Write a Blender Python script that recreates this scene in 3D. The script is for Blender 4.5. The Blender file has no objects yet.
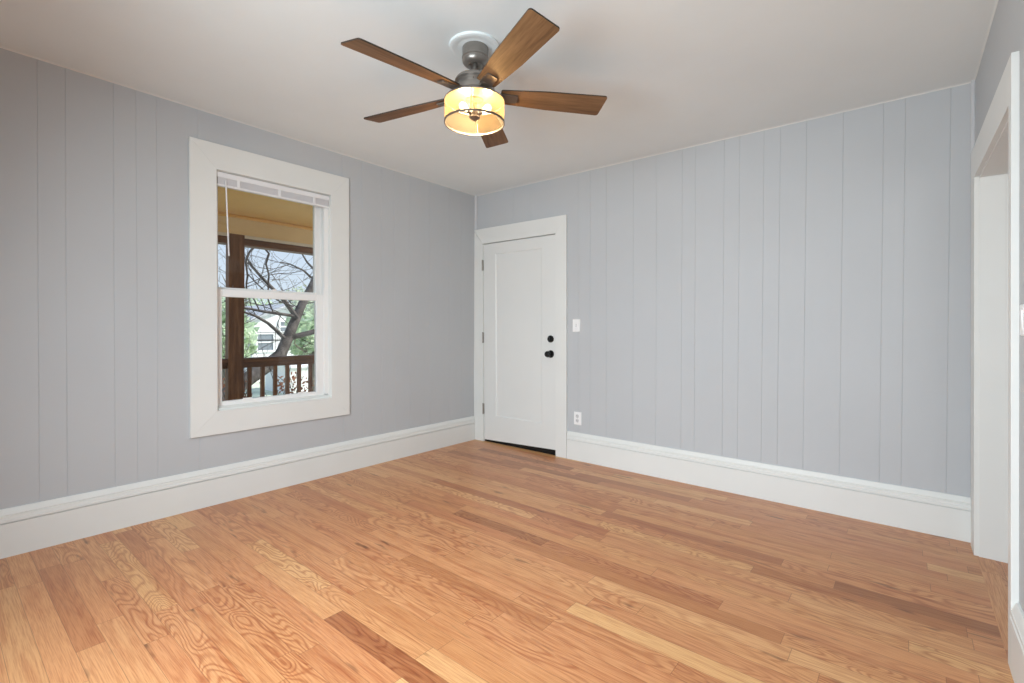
import bpy, bmesh, math, random
from math import radians as rad, sin, cos, pi
from mathutils import Vector, Matrix

# ------------------------------------------------------------------ camera, world, sun, daylight, exposure
SC = bpy.context.scene
COL = SC.collection
XL, YB, XR, AL, AR = -3.4337, 3.5948, 0.2752, 0.0083, -0.0085     # left wall, back wall, right wall and their slight skew
YR = -0.42                                                        # rear wall, just behind the photographer
CX, CY = -0.0018, -0.0081                                         # the old ceiling is a little out of level


def ceil_z(x, y):
    return 2.4926 + CX * (x - XL) + CY * (y - YB)


def hexc(r, g, b):
    f = lambda c: (c / 255) / 12.92 if c / 255 <= .04045 else ((c / 255 + .055) / 1.055) ** 2.4
    return (f(r), f(g), f(b), 1)


cam_d = bpy.data.cameras.new('camera')
cam = bpy.data.objects.new('camera', cam_d)
COL.objects.link(cam)
FPX, CYP, YAW, PITCH, ROLL = 483.25, 325.21, rad(39.3733), rad(0.1783), rad(0.2345)
cam_d.sensor_width = 36
cam_d.lens = FPX / 1024 * 36
cam_d.shift_y = -(341.5 - CYP) / 1024
cam_d.clip_start = 0.02
cam_d.clip_end = 300
F = Vector((-sin(YAW) * cos(PITCH), cos(YAW) * cos(PITCH), sin(PITCH)))
R0 = Vector((cos(YAW), sin(YAW), 0))
U0 = R0.cross(F)
R1 = R0 * cos(ROLL) + U0 * sin(ROLL)
U1 = -R0 * sin(ROLL) + U0 * cos(ROLL)
cam.matrix_world = Matrix(((R1.x, U1.x, -F.x, 0), (R1.y, U1.y, -F.y, 0), (R1.z, U1.z, -F.z, 1.15), (0, 0, 0, 1)))
SC.camera = cam

W = bpy.data.worlds.new('world')
SC.world = W
W.use_nodes = True
nt = W.node_tree
nt.nodes.clear()
wo = nt.nodes.new('ShaderNodeOutputWorld')
bg = nt.nodes.new('ShaderNodeBackground')
tc = nt.nodes.new('ShaderNodeTexCoord')
sep = nt.nodes.new('ShaderNodeSeparateXYZ')
rp = nt.nodes.new('ShaderNodeValToRGB')
rp.color_ramp.elements[0].position = 0.0
rp.color_ramp.elements[0].color = (0.80, 0.90, 1.0, 1)
rp.color_ramp.elements[1].position = 0.45
rp.color_ramp.elements[1].color = (0.52, 0.70, 1.0, 1)
nt.links.new(tc.outputs['Generated'], sep.inputs[0])
nt.links.new(sep.outputs['Z'], rp.inputs[0])
nt.links.new(rp.outputs[0], bg.inputs[0])
bg.inputs[1].default_value = 1.0
nt.links.new(bg.outputs[0], wo.inputs[0])

sun_d = bpy.data.lights.new('sun', 'SUN')
sun_d.energy = 5.5
sun_d.angle = rad(3)
sun_d.color = (1, .95, .86)
sun = bpy.data.objects.new('sun', sun_d)
COL.objects.link(sun)
sun.rotation_euler = Vector((-0.50, -0.58, -0.66)).to_track_quat('-Z', 'Y').to_euler()


def fill_light(name, loc, direction, sx, sy, power, color, spread=153):  # added rectangular area lamp used as fill
    d = bpy.data.lights.new(name, 'AREA')
    d.shape = 'RECTANGLE'
    d.size, d.size_y = sx, sy
    d.energy = power
    d.color = color
    d.spread = rad(spread)
    o = bpy.data.objects.new(name, d)
    COL.objects.link(o)
    o.location = loc
    o.rotation_euler = Vector(direction).to_track_quat('-Z', 'Z').to_euler()
    return o


ADDED_REAR_WINDOWS = [(-1.95, -0.35)]                                   # x range of the unseen rear-wall window, added to light the room
for _a, _b in ADDED_REAR_WINDOWS:
    fill_light('rear_fill_light', ((_a + _b) / 2, YR - .16, 1.40), (-.10, 1, -.53), _b - _a, 1.5, 91, (.86, .968, 1.03))  # added area lamp in the invented opening, aimed to fill the room
fill_light('hall_fill_light', (1.55, 2.0, 1.5), (-1, .5, 0), .9, 1.4, 6, (1, .98, .95))  # added fill lamp inside the hall, whose walls have no window

SC.view_settings.view_transform = 'Standard'
SC.view_settings.look = 'None'
SC.view_settings.gamma = 1
SC.view_settings.use_curve_mapping = False
SC.view_settings.exposure = 0.0

# ------------------------------------------------------------------ helpers: materials


class Nodes:
    def __init__(self, name):
        self.m = bpy.data.materials.new(name)
        self.m.use_nodes = True
        self.t = self.m.node_tree
        self.t.nodes.clear()
        self.out = self.n('ShaderNodeOutputMaterial')

    def n(self, typ, **kw):
        x = self.t.nodes.new(typ)
        for k, v in kw.items():
            setattr(x, k, v)
        return x

    def put(self, sock, v):
        if hasattr(v, 'is_output'):
            self.t.links.new(v, sock)
        else:
            sock.default_value = v

    def math(self, op, a, b=0.0, c=0.0):
        x = self.n('ShaderNodeMath', operation=op)
        for i, v in enumerate((a, b, c)):
            self.put(x.inputs[i], v)
        return x.outputs[0]

    def vec(self, x, y, z=0.0):
        c = self.n('ShaderNodeCombineXYZ')
        for i, v in enumerate((x, y, z)):
            self.put(c.inputs[i], v)
        return c.outputs[0]

    def xyz(self, kind='Object'):
        s = self.n('ShaderNodeSeparateXYZ')
        self.t.links.new(self.n('ShaderNodeTexCoord').outputs[kind], s.inputs[0])
        return s.outputs[0], s.outputs[1], s.outputs[2]

    def noise(self, vec, scale=1.0, detail=2.0, rough=.5, dist=0.0):
        x = self.n('ShaderNodeTexNoise')
        if vec is not None:
            self.put(x.inputs['Vector'], vec)
        x.inputs['Scale'].default_value = scale
        x.inputs['Detail'].default_value = detail
        x.inputs['Roughness'].default_value = rough
        x.inputs['Distortion'].default_value = dist
        return x.outputs[0]

    def white(self, v):
        x = self.n('ShaderNodeTexWhiteNoise', noise_dimensions='1D')
        self.put(x.inputs['W'], v)
        return x.outputs[0]

    def ramp(self, fac, stops, interp='LINEAR'):
        x = self.n('ShaderNodeValToRGB')
        cr = x.color_ramp
        cr.interpolation = interp
        while len(cr.elements) < len(stops):
            cr.elements.new(.5)
        for e, (p, c) in zip(cr.elements, stops):
            e.position = p
            e.color = c if len(c) == 4 else (*c, 1)
        self.put(x.inputs[0], fac)
        return x.outputs[0]

    def mix(self, fac, a, b, blend='MIX'):
        x = self.n('ShaderNodeMix', data_type='RGBA', blend_type=blend)
        self.put(x.inputs[0], fac)
        self.put(x.inputs[6], a)
        self.put(x.inputs[7], b)
        return x.outputs[2]

    def bump(self, h, strength=.2, dist=.002):
        x = self.n('ShaderNodeBump')
        x.inputs['Strength'].default_value = strength
        x.inputs['Distance'].default_value = dist
        self.put(x.inputs['Height'], h)
        return x.outputs[0]

    def pbr(self, color, rough=.5, metal=0.0, spec=.5, normal=None, **kw):
        b = self.n('ShaderNodeBsdfPrincipled')
        self.put(b.inputs['Base Color'], color)
        self.put(b.inputs['Roughness'], rough)
        b.inputs['Metallic'].default_value = metal
        b.inputs['Specular IOR Level'].default_value = spec
        if normal is not None:
            self.put(b.inputs['Normal'], normal)
        for k, v in kw.items():
            self.put(b.inputs[k.replace('_', ' ')], v)
        self.t.links.new(b.outputs[0], self.out.inputs[0])
        return b


def plain(name, color, rough=.5, metal=0.0, spec=.5, vary=.04, scale=6.0, bump=0.0, bscale=200.0):
    k = Nodes(name)
    x, y, z = k.xyz()
    v = k.vec(x, y, z)
    n = k.noise(v, scale, 3)
    dark = tuple(c * (1 - vary) for c in color[:3]) + (1,)
    lite = tuple(min(1, c * (1 + vary)) for c in color[:3]) + (1,)
    col = k.ramp(n, [(.3, dark), (.7, lite)])
    nm = k.bump(k.noise(v, bscale, 2), bump, .001) if bump else None
    k.pbr(col, rough, metal, spec, nm)
    return k.m


def oak_floor(name, along_y=False, w=.0818, off=.264):
    k = Nodes(name)
    x, y, z = k.xyz()
    if along_y:
        x, y = y, x
    ry = k.math('DIVIDE', k.math('SUBTRACT', y, off), w)
    row = k.math('FLOOR', ry)
    fy = k.math('FRACT', ry)
    rr = k.white(k.math('ADD', row, 31.7))
    length = k.math('ADD', k.math('MULTIPLY', rr, .55), .62)
    u = k.math('ADD', k.math('DIVIDE', x, length), k.math('MULTIPLY', k.math('ADD', row, 50), 13.37))
    vo = k.n('ShaderNodeTexVoronoi', voronoi_dimensions='1D', feature='F1')
    k.put(vo.inputs['W'], u)
    vo.inputs['Scale'].default_value = 1
    ve = k.n('ShaderNodeTexVoronoi', voronoi_dimensions='1D', feature='DISTANCE_TO_EDGE')
    k.put(ve.inputs['W'], u)
    ve.inputs['Scale'].default_value = 1
    cs = k.n('ShaderNodeSeparateColor')
    k.put(cs.inputs[0], vo.outputs['Color'])
    r1, r2, r3 = cs.outputs[0], cs.outputs[1], cs.outputs[2]
    base = k.ramp(r1, [(0.0, hexc(148, 88, 50)), (.06, hexc(178, 114, 70)), (.17, hexc(202, 140, 93)),
                       (.55, hexc(209, 150, 101)), (.82, hexc(216, 160, 109)), (1.0, hexc(228, 182, 127))])
    hue = k.ramp(r2, [(0.0, hexc(209, 140, 94)), (.5, hexc(205, 148, 102)), (1.0, hexc(208, 156, 98))])
    base = k.mix(.25, base, hue)
    ox = k.math('MULTIPLY', r2, 91.0)
    oy = k.math('MULTIPLY', r3, 57.0)
    # cathedral figure: contour lines of a stretched noise, different on every board
    stretch = k.math('ADD', k.math('MULTIPLY', k.math('POWER', r3, 3.0), 2.4), .7)
    n1 = k.noise(k.vec(k.math('ADD', k.math('MULTIPLY', x, stretch), ox), k.math('ADD', k.math('MULTIPLY', y, 9.0), oy), r1), 1.0, 1.6, .45, .25)
    ring = k.math('SINE', k.math('MULTIPLY', n1, k.math('ADD', k.math('MULTIPLY', r2, 70.0), 70.0)))
    ring = k.math('MULTIPLY', k.math('ADD', ring, 1.0), .5)
    ring = k.math('POWER', ring, 2.4)
    figure = k.ramp(r3, [(.25, (.12,) * 3), (.9, (1.0,) * 3)])
    amp = k.math('MULTIPLY', ring, k.math('MULTIPLY', figure, .55))
    col = k.mix(amp, base, k.mix(1.0, base, hexc(186, 128, 86), 'MULTIPLY'))
    # fine pores
    fib = k.noise(k.vec(k.math('ADD', k.math('MULTIPLY', x, 9.0), ox), k.math('MULTIPLY', y, 330.0), r2), 1.0, 2.0, .6)
    col = k.mix(k.ramp(fib, [(.42, (0,) * 3), (.72, (.6,) * 3)]), col, k.mix(1.0, col, hexc(196, 150, 112), 'MULTIPLY'))
    # broad streaks and mineral marks
    st = k.noise(k.vec(k.math('ADD', k.math('MULTIPLY', x, 1.6), oy), k.math('ADD', k.math('MULTIPLY', y, 26.0), ox), r1), 1.0, 3.0, .55)
    col = k.mix(k.ramp(st, [(.52, (0,) * 3), (.72, (.5,) * 3)]), col, k.mix(1.0, col, hexc(206, 150, 112), 'MULTIPLY'))
    kn = k.noise(k.vec(k.math('ADD', k.math('MULTIPLY', x, 4.2), ox), k.math('ADD', k.math('MULTIPLY', y, 20.0), oy), r3), 1.0, 2.0, .5)
    col = k.mix(k.ramp(kn, [(.67, (0,) * 3), (.77, (.75,) * 3)]), col, hexc(88, 52, 30))
    # seams between boards
    e1 = k.math('MINIMUM', fy, k.math('SUBTRACT', 1.0, fy))
    seam = k.math('LESS_THAN', e1, .010)
    butt = k.math('LESS_THAN', k.math('MULTIPLY', ve.outputs['Distance'], length), .0010)
    gap = k.math('MAXIMUM', seam, butt)
    col = k.mix(k.math('MULTIPLY', gap, .55), col, hexc(104, 62, 36))
    h = k.math('SUBTRACT', k.math('MULTIPLY', fib, .15), gap)
    k.pbr(col, k.math('ADD', k.math('MULTIPLY', fib, .08), .26), 0, .48, k.bump(h, .12, .0006))
    return k.m


def long_wood(name, stops, axis=0, ringf=60.0, rough=.55):
    k = Nodes(name)
    c = list(k.xyz())
    c[axis] = k.math('MULTIPLY', c[axis], .08)
    v = k.vec(*c)
    n = k.noise(v, 22.0, 3, .55, .2)
    fib = k.noise(v, 160.0, 2, .6)
    fac = k.math('ADD', k.math('MULTIPLY', n, .7), k.math('MULTIPLY', fib, .3))
    k.pbr(k.ramp(fac, stops), rough, 0, .35, k.bump(fib, .15, .001))
    return k.m


def glass(name, tint=(1, 1, 1, 1)):
    k = Nodes(name)
    tr = k.n('ShaderNodeBsdfTransparent')
    tr.inputs[0].default_value = tint
    gl = k.n('ShaderNodeBsdfGlossy')
    gl.inputs['Roughness'].default_value = .02
    fr = k.n('ShaderNodeFresnel')
    fr.inputs[0].default_value = 1.45
    mx = k.n('ShaderNodeMixShader')
    k.t.links.new(fr.outputs[0], mx.inputs[0])
    k.t.links.new(tr.outputs[0], mx.inputs[1])
    k.t.links.new(gl.outputs[0], mx.inputs[2])
    k.t.links.new(mx.outputs[0], k.out.inputs[0])
    return k.m


def mesh_shade(name):
    k = Nodes(name)
    x, y, z = k.xyz()
    weave = k.noise(k.vec(x, y, z), 900.0, 1)
    tr = k.n('ShaderNodeBsdfTransparent')
    tr.inputs[0].default_value = (1, .92, .76, 1)
    tl = k.n('ShaderNodeBsdfTranslucent')
    tl.inputs[0].default_value = (.33, .25, .15, 1)
    df = k.n('ShaderNodeBsdfDiffuse')
    df.inputs[0].default_value = (.33, .26, .17, 1)
    a = k.n('ShaderNodeMixShader')
    a.inputs[0].default_value = .45
    k.t.links.new(tl.outputs[0], a.inputs[1])
    k.t.links.new(df.outputs[0], a.inputs[2])
    b = k.n('ShaderNodeMixShader')
    k.put(b.inputs[0], k.ramp(weave, [(.35, (.17,) * 3), (.65, (.30,) * 3)]))
    k.t.links.new(tr.outputs[0], b.inputs[1])
    k.t.links.new(a.outputs[0], b.inputs[2])
    k.t.links.new(b.outputs[0], k.out.inputs[0])
    return k.m


def glow(name, color, strength):
    """a lit clear bulb: glowing glass that lets its filament's light through"""
    k = Nodes(name)
    e = k.n('ShaderNodeEmission')
    e.inputs[0].default_value = color
    e.inputs[1].default_value = strength
    t = k.n('ShaderNodeBsdfTransparent')
    a = k.n('ShaderNodeAddShader')
    k.t.links.new(e.outputs[0], a.inputs[0])
    k.t.links.new(t.outputs[0], a.inputs[1])
    k.t.links.new(a.outputs[0], k.out.inputs[0])
    return k.m


def leafy(name, c1, c2):
    k = Nodes(name)
    x, y, z = k.xyz()
    n = k.noise(k.vec(x, y, z), 3.0, 3)
    col = k.ramp(n, [(.35, c1), (.65, c2)])
    d = k.n('ShaderNodeBsdfDiffuse')
    t = k.n('ShaderNodeBsdfTranslucent')
    k.put(d.inputs[0], col)
    k.put(t.inputs[0], col)
    m = k.n('ShaderNodeMixShader')
    m.inputs[0].default_value = .4
    k.t.links.new(d.outputs[0], m.inputs[1])
    k.t.links.new(t.outputs[0], m.inputs[2])
    k.t.links.new(m.outputs[0], k.out.inputs[0])
    return k.m


M = {}
M['wall'] = plain('blue_grey_wall_paint', (.505, .522, .540, 1), .55, 0, .3, .015, 2.0, .06, 60)
M['bead'] = plain('corner_bead_paint', (.56, .57, .59, 1), .5, 0, .3, .02)
M['ceiling'] = plain('ceiling_plaster', (.82, .868, .872, 1), .8, 0, .2, .012, 3.0, .35, 45)
M['trim'] = plain('white_trim_paint', (.755, .765, .745, 1), .38, 0, .4, .012, 4.0, .04, 30)
M['door'] = plain('white_door_paint', (.74, .75, .735, 1), .4, 0, .4, .01, 3.0, .03, 40)
M['vinyl'] = plain('white_vinyl', (.84, .84, .83, 1), .35, 0, .4, .01)
M['blind'] = plain('blind_white', (.80, .80, .81, 1), .4, 0, .4, .01)
M['blind_slat'] = plain('blind_slats', (.66, .66, .68, 1), .4, 0, .4, .02)
M['floor'] = oak_floor('oak_strip_floor')
M['hall_floor'] = oak_floor('oak_strip_floor_hall', True, .0818, .35)
M['threshold'] = oak_floor('oak_border_board', True, .30, -.2)
M['black'] = plain('matte_black_metal', (.006, .006, .006, 1), .35, .3, .5, .1)
M['gap_black'] = plain('black_gap_fill', (.005, .005, .005, 1), .5, 0, .3, .1)
M['nickel'] = plain('hinge_metal', (.34, .32, .29, 1), .4, .8, .5, .08, 40)
M['plate'] = plain('switch_plate_plastic', (.86, .86, .86, 1), .3, 0, .5, .005)
M['slot'] = plain('outlet_slot', (.10, .10, .10, 1), .5, 0, .5, .05)
M['receptacle'] = plain('receptacle_plastic', (.66, .66, .67, 1), .35, 0, .5, .01)
M['pewter'] = plain('brushed_pewter', (.30, .275, .25, 1), .36, .75, .5, .06, 30)
M['bronze'] = plain('dark_bronze', (.17, .135, .108, 1), .4, .6, .5, .08, 30)
M['blade_edge'] = plain('blade_edge_dark', (.035, .024, .017, 1), .5, 0, .4, .1)
M['blade'] = long_wood('fan_blade_wood', [(.25, hexc(70, 46, 28)), (.42, hexc(104, 75, 48)), (.55, hexc(124, 92, 62)), (.75, hexc(148, 114, 80))], 0, 60, .6)
M['shade'] = mesh_shade('gold_mesh_shade')
M['bulb'] = glow('lit_bulb', (1, .82, .52, 1), 9)
M['glass'] = glass('window_glass', (.97, .98, .98, 1))
M['porch_wood'] = long_wood('stained_porch_wood', [(.3, hexc(84, 56, 36)), (.5, hexc(122, 84, 56)), (.7, hexc(160, 116, 80))], 2)
M['rail_wood'] = long_wood('stained_rail_wood', [(.3, hexc(80, 54, 36)), (.5, hexc(116, 80, 54)), (.7, hexc(150, 108, 76))], 1)
M['porch_ceiling'] = plain('ochre_ceiling_paint', (.90, .53, .17, 1), .5, 0, .3, .03)
M['porch_fascia'] = plain('tan_fascia_paint', (.86, .64, .33, 1), .5, 0, .3, .03)
M['porch_trim'] = plain('pale_trim_paint', (.80, .72, .58, 1), .5, 0, .3, .03)
M['deck'] = long_wood('grey_deck_boards', [(.3, hexc(120, 110, 100)), (.7, hexc(160, 150, 138))], 1)
M['bark'] = plain('grey_bark', (.115, .10, .092, 1), .9, 0, .2, .5, 9, .9, 18)
M['twig'] = plain('dark_twig', (.07, .058, .052, 1), .9, 0, .2, .3, 9)
M['pale_twig'] = plain('pale_twig', (.22, .20, .16, 1), .9, 0, .2, .3, 9)
M['leaf'] = leafy('pale_green_leaves', (.52, .64, .44, 1), (.78, .88, .70, 1))
M['leaf_grey'] = leafy('grey_green_leaves', (.48, .54, .42, 1), (.78, .84, .70, 1))
M['rust'] = leafy('rust_leaves', (.28, .10, .05, 1), (.50, .24, .15, 1))
M['lawn'] = plain('pale_lawn', (.62, .66, .52, 1), .9, 0, .2, .25, 1.2, .6, 10)
M['siding'] = plain('white_siding', (.86, .86, .86, 1), .6, 0, .3, .02)
M['roof'] = plain('grey_shingles', (.50, .51, .54, 1), .8, 0, .3, .15, 5)
M['dark_glass'] = plain('dark_house_glass', (.24, .27, .30, 1), .2, 0, .5, .1)
M['wire'] = plain('cable_black', (.02, .02, .02, 1), .6)

# ------------------------------------------------------------------ helpers: mesh and objects


class MB:
    """collects shapes and links them as one mesh object"""

    def __init__(self, mp=None):
        self.b = bmesh.new()
        self.mp = mp or (lambda a, b, c: (a, b, c))

    def v(self, p):
        return self.b.verts.new(self.mp(*p))

    def box(self, a, b, c):
        P = [self.v((i, j, k)) for i in a for j in b for k in c]
        for f in ((0, 1, 3, 2), (4, 6, 7, 5), (0, 4, 5, 1), (2, 3, 7, 6), (0, 2, 6, 4), (1, 5, 7, 3)):
            self.b.faces.new([P[i] for i in f])
        return self

    def hexa(self, lo, hi):
        n = len(lo)
        A = [self.v(p) for p in lo]
        B = [self.v(p) for p in hi]
        self.b.faces.new(A[::-1])
        self.b.faces.new(B)
        for i in range(n):
            self.b.faces.new((A[i], A[(i + 1) % n], B[(i + 1) % n], B[i]))
        return self

    def lathe(self, prof, center=(0, 0, 0), seg=40, axis=None, close=False):
        c = Vector(center)
        ax = Vector(axis).normalized() if axis else Vector((0, 0, 1))
        t = Vector((1, 0, 0)) if abs(ax.x) < .9 else Vector((0, 1, 0))
        e1 = ax.cross(t).normalized()
        e2 = ax.cross(e1)
        rings = []
        for r, h in prof:
            if r < 1e-6:
                rings.append([self.v(c + ax * h)])
            else:
                rings.append([self.v(c + ax * h + (e1 * cos(2 * pi * i / seg) + e2 * sin(2 * pi * i / seg)) * r) for i in range(seg)])
        pairs = list(zip(rings, rings[1:]))
        if close:
            pairs.append((rings[-1], rings[0]))
        for A, B in pairs:
            for i in range(seg):
                j = (i + 1) % seg
                if len(A) == 1 and len(B) == 1:
                    break
                if len(A) == 1:
                    self.b.faces.new((A[0], B[i], B[j]))
                elif len(B) == 1:
                    self.b.faces.new((A[i], A[j], B[0]))
                else:
                    self.b.faces.new((A[i], A[j], B[j], B[i]))
        return self

    def tube(self, pts, radii, seg=6, cap=True):
        pts = [Vector(p) for p in pts]
        if not hasattr(radii, '__len__'):
            radii = [radii] * len(pts)
        rings = []
        prev = None
        for i, p in enumerate(pts):
            d = (pts[min(i + 1, len(pts) - 1)] - pts[max(i - 1, 0)]).normalized()
            if prev is None:
                t = Vector((0, 0, 1)) if abs(d.z) < .9 else Vector((1, 0, 0))
                e1 = d.cross(t).normalized()
            else:
                e1 = (prev - d * prev.dot(d)).normalized()
            prev = e1
            e2 = d.cross(e1)
            rings.append([self.v(p + (e1 * cos(2 * pi * k / seg) + e2 * sin(2 * pi * k / seg)) * radii[i]) for k in range(seg)])
        for A, B in zip(rings, rings[1:]):
            for k in range(seg):
                j = (k + 1) % seg
                self.b.faces.new((A[k], A[j], B[j], B[k]))
        if cap:
            self.b.faces.new(rings[0][::-1])
            self.b.faces.new(rings[-1])
        return self

    def sphere(self, c, r, sx=1, sy=1, sz=1, sub=3):
        m = Matrix.Translation(c) @ Matrix.Diagonal((r * sx, r * sy, r * sz, 1))
        bmesh.ops.create_icosphere(self.b, subdivisions=sub, radius=1, matrix=m)
        return self

    def build(self, name, mat, parent=None, bevel=0.0, smooth=False, mat2=None, origin=None):
        bmesh.ops.recalc_face_normals(self.b, faces=self.b.faces)
        off = Vector((0, 0, 0))
        q = parent
        while q is not None:
            off += q.location
            q = q.parent
        o_loc = Vector((0, 0, 0))
        if origin is not None:
            o_loc = Vector(origin) - off
        bmesh.ops.translate(self.b, verts=self.b.verts, vec=-(off + o_loc))
        me = bpy.data.meshes.new(name)
        self.b.to_mesh(me)
        self.b.free()
        o = bpy.data.objects.new(name, me)
        COL.objects.link(o)
        me.materials.append(mat)
        if mat2:
            me.materials.append(mat2)
        if parent is not None:
            o.parent = parent
        o.location = o_loc
        if smooth:
            me.polygons.foreach_set('use_smooth', [True] * len(me.polygons))
            try:
                md = o.modifiers.new('sharp', 'EDGE_SPLIT')
                md.split_angle = rad(35)
            except Exception:
                pass
        if bevel:
            md = o.modifiers.new('bevel', 'BEVEL')
            md.width = bevel
            md.segments = 2
            md.limit_method = 'ANGLE'
            md.angle_limit = rad(40)
        return o


def empty(name, loc):
    o = bpy.data.objects.new(name, None)
    COL.objects.link(o)
    o.location = loc
    o.empty_display_size = .1
    return o


def tag(o, label=None, cat=None, group=None, kind=None):
    for k, v in (('label', label), ('category', cat), ('group', group), ('kind', kind)):
        if v:
            o[k] = v
    return o


LW = lambda s, d, z: (XL + AL * (s - YB) + d, s + .009 * (1.15 - z), z)      # left wall: s along +y, d into the room
LW0 = lambda s, d, z: (XL + AL * (s - YB) + d, s, z)
RW = lambda s, d, z: (XR + AR * (s - YB) - d, s, z)      # right wall
BW0 = lambda s, d, z: (s, YB - d, z)                     # back wall
BW = lambda s, d, z: (s + max(-.008, -.0115 - .0075 * (s + .1)) * (1.15 - z), YB - d, z)   # its panels and door frame stand a little out of plumb
RR = lambda s, d, z: (s, YR + d, z)                      # rear wall


def wall(name, mp, s0, s1, z1, grooves, openings, thick, label):
    """panelled wall with V grooves and openings (a0, a1, z0, z1)"""
    b = MB(mp)
    g, dp = .0019, .0020
    prof = [(s0, 0.0), (s1, 0.0)]
    for s in grooves:
        prof += [(s - g, 0.0), (s, -dp), (s + g, 0.0)]
    for a0, a1, _, _ in openings:
        prof += [(a0, 0.0), (a1, 0.0)]
    prof.sort()
    zs = sorted({0.0, z1} | {q for o in openings for q in o[2:]})
    cache = {}

    def V(s, d, z):
        key = (round(s, 5), round(d, 5), round(z, 5))
        if key not in cache:
            cache[key] = b.v((s, d, z))
        return cache[key]

    def inside(s, z):
        return any(a0 < s < a1 and c0 < z < c1 for a0, a1, c0, c1 in openings)
    for (sa, da), (sb, db) in zip(prof, prof[1:]):
        if sb - sa < 1e-6:
            continue
        for za, zb in zip(zs, zs[1:]):
            if inside((sa + sb) / 2, (za + zb) / 2):
                continue
            b.b.faces.new((V(sa, da, za), V(sb, db, za), V(sb, db, zb), V(sa, da, zb)))
            b.b.faces.new((V(sa, -thick, za), V(sa, -thick, zb), V(sb, -thick, zb), V(sb, -thick, za)))
    for a0, a1, c0, c1 in openings:
        for s in (a0, a1):
            zz = [z for z in zs if c0 <= z <= c1]
            for za, zb in zip(zz, zz[1:]):
                b.b.faces.new((V(s, 0, za), V(s, 0, zb), V(s, -thick, zb), V(s, -thick, za)))
        pr = [p for p in prof if a0 <= p[0] <= a1]
        for z in (c0, c1):
            if z <= 0:
                continue
            for (sa, da), (sb, db) in zip(pr, pr[1:]):
                if sb - sa > 1e-6:
                    b.b.faces.new((V(sa, da, z), V(sb, db, z), V(sb, -thick, z), V(sa, -thick, z)))
    for s in (s0, s1):
        for za, zb in zip(zs, zs[1:]):
            if (round(s, 5), 0.0, round(za, 5)) in cache and (round(s, 5), 0.0, round(zb, 5)) in cache:
                b.b.faces.new((V(s, 0, za), V(s, 0, zb), V(s, -thick, zb), V(s, -thick, za)))
    return tag(b.build(name, M['wall']), label, 'wall', kind='structure')


# ------------------------------------------------------------------ the room shell
ZT = 2.56
WY0, WY1, WZ0, WZ1 = 1.197, 1.993, .597, 2.157            # left window, rough opening
DX0, DX1, DZ1 = -3.315, -2.430, 1.987                      # back door
OY0, OY1, OZ1 = 2.368, 3.392, 1.925                         # doorway in the right wall

left_grooves = [-.11, .10, .20, .376, .483, .683, .786, .884, 1.10, 2.10, 2.278, 2.461, 2.594, 2.756, 2.987, 3.239, 3.400]
back_grooves = [-2.93, -2.72, -2.202, -2.091, -1.938, -1.70, -1.508, -1.311, -1.213, -1.016, -.914, -.763, -.666, -.517, -.322, -.125, -.025, .169]
wall('wall_left', LW, YR, YB + .12, ZT, left_grooves, [(WY0, WY1, WZ0, WZ1)], .13, 'blue grey panelled wall with the window')
wall('wall_back', BW, XL - .12, XR + .10, ZT, back_grooves, [(DX0, DX1, 0.0, DZ1)], .13, 'blue grey panelled wall with the white door')
wall('wall_right', RW, YR, YB, ZT, [1.2, 1.6, 1.95], [(OY0, OY1, 0.0, OZ1)], .125, 'grey wall with the cased doorway at the right edge')
wall('wall_rear', RR, XL - .12, XR + .14, ZT, [-2.9, -1.4, -1.2], [(a, b, .65, 2.15) for a, b in ADDED_REAR_WINDOWS], .12, 'grey wall behind the photographer')

b = MB()
b.box((XL - .14, .268), (YR - .12, YB + .13), (-.06, 0.0))
tag(b.build('floor', M['floor']), 'honey oak strip floor of the room', 'floor', kind='structure')
b = MB()
b.box((.335, 1.75), (1.2, YB + .9), (-.06, 0.0))
tag(b.build('floor_hall', M['hall_floor']), 'oak floor beyond the doorway', 'floor', kind='structure')
b = MB()
b.box((.268, .335), (OY0 - .05, OY1 + .05), (-.06, 0.0012))
tag(b.build('trim_1', M['threshold'], bevel=.0008), 'oak border board across the doorway floor', 'threshold', kind='structure')

b = MB()
cs = [(XL - .14, YR - .12), (.42, YR - .12), (.42, YB + .13), (XL - .14, YB + .13)]
b.hexa([(x, y, ceil_z(x, y)) for x, y in cs], [(x, y, ceil_z(x, y) + .12) for x, y in cs])
tag(b.build('ceiling', M['ceiling']), 'off-white plaster ceiling', 'ceiling', kind='structure')
# the hall beyond the doorway
b = MB()
b.box((.40, 1.80), (1.10, 1.20), (0, 2.5)).box((.40, 1.80), (YB + .9, YB + 1.0), (0, 2.5)).box((1.75, 1.85), (1.1, YB + 1), (0, 2.5)).box((.40, 1.85), (1.1, YB + 1), (2.45, 2.55))
tag(b.build('wall_hall', M['bead']), 'plain walls of the hall beyond the doorway', 'wall', kind='structure')

# thin caulked beads: ceiling edges and the two corners
def prism(mp, s0, s1, prof):
    """extrude a (d, z) profile along a wall"""
    b = MB(mp)
    b.hexa([(s0, d, z) for d, z in prof], [(s1, d, z) for d, z in prof])
    return b


b = MB()
def edge_bead(b, p, q, inward):
    (x0, y0), (x1, y1) = p, q
    ix, iy = inward
    lo = [(x0, y0, ceil_z(x0, y0) - .006), (x0, y0, ceil_z(x0, y0) + .004), (x0 + ix * .009, y0 + iy * .009, ceil_z(x0, y0) + .004)]
    hi = [(x1, y1, ceil_z(x1, y1) - .006), (x1, y1, ceil_z(x1, y1) + .004), (x1 + ix * .009, y1 + iy * .009, ceil_z(x1, y1) + .004)]
    b.hexa(lo, hi)


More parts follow.
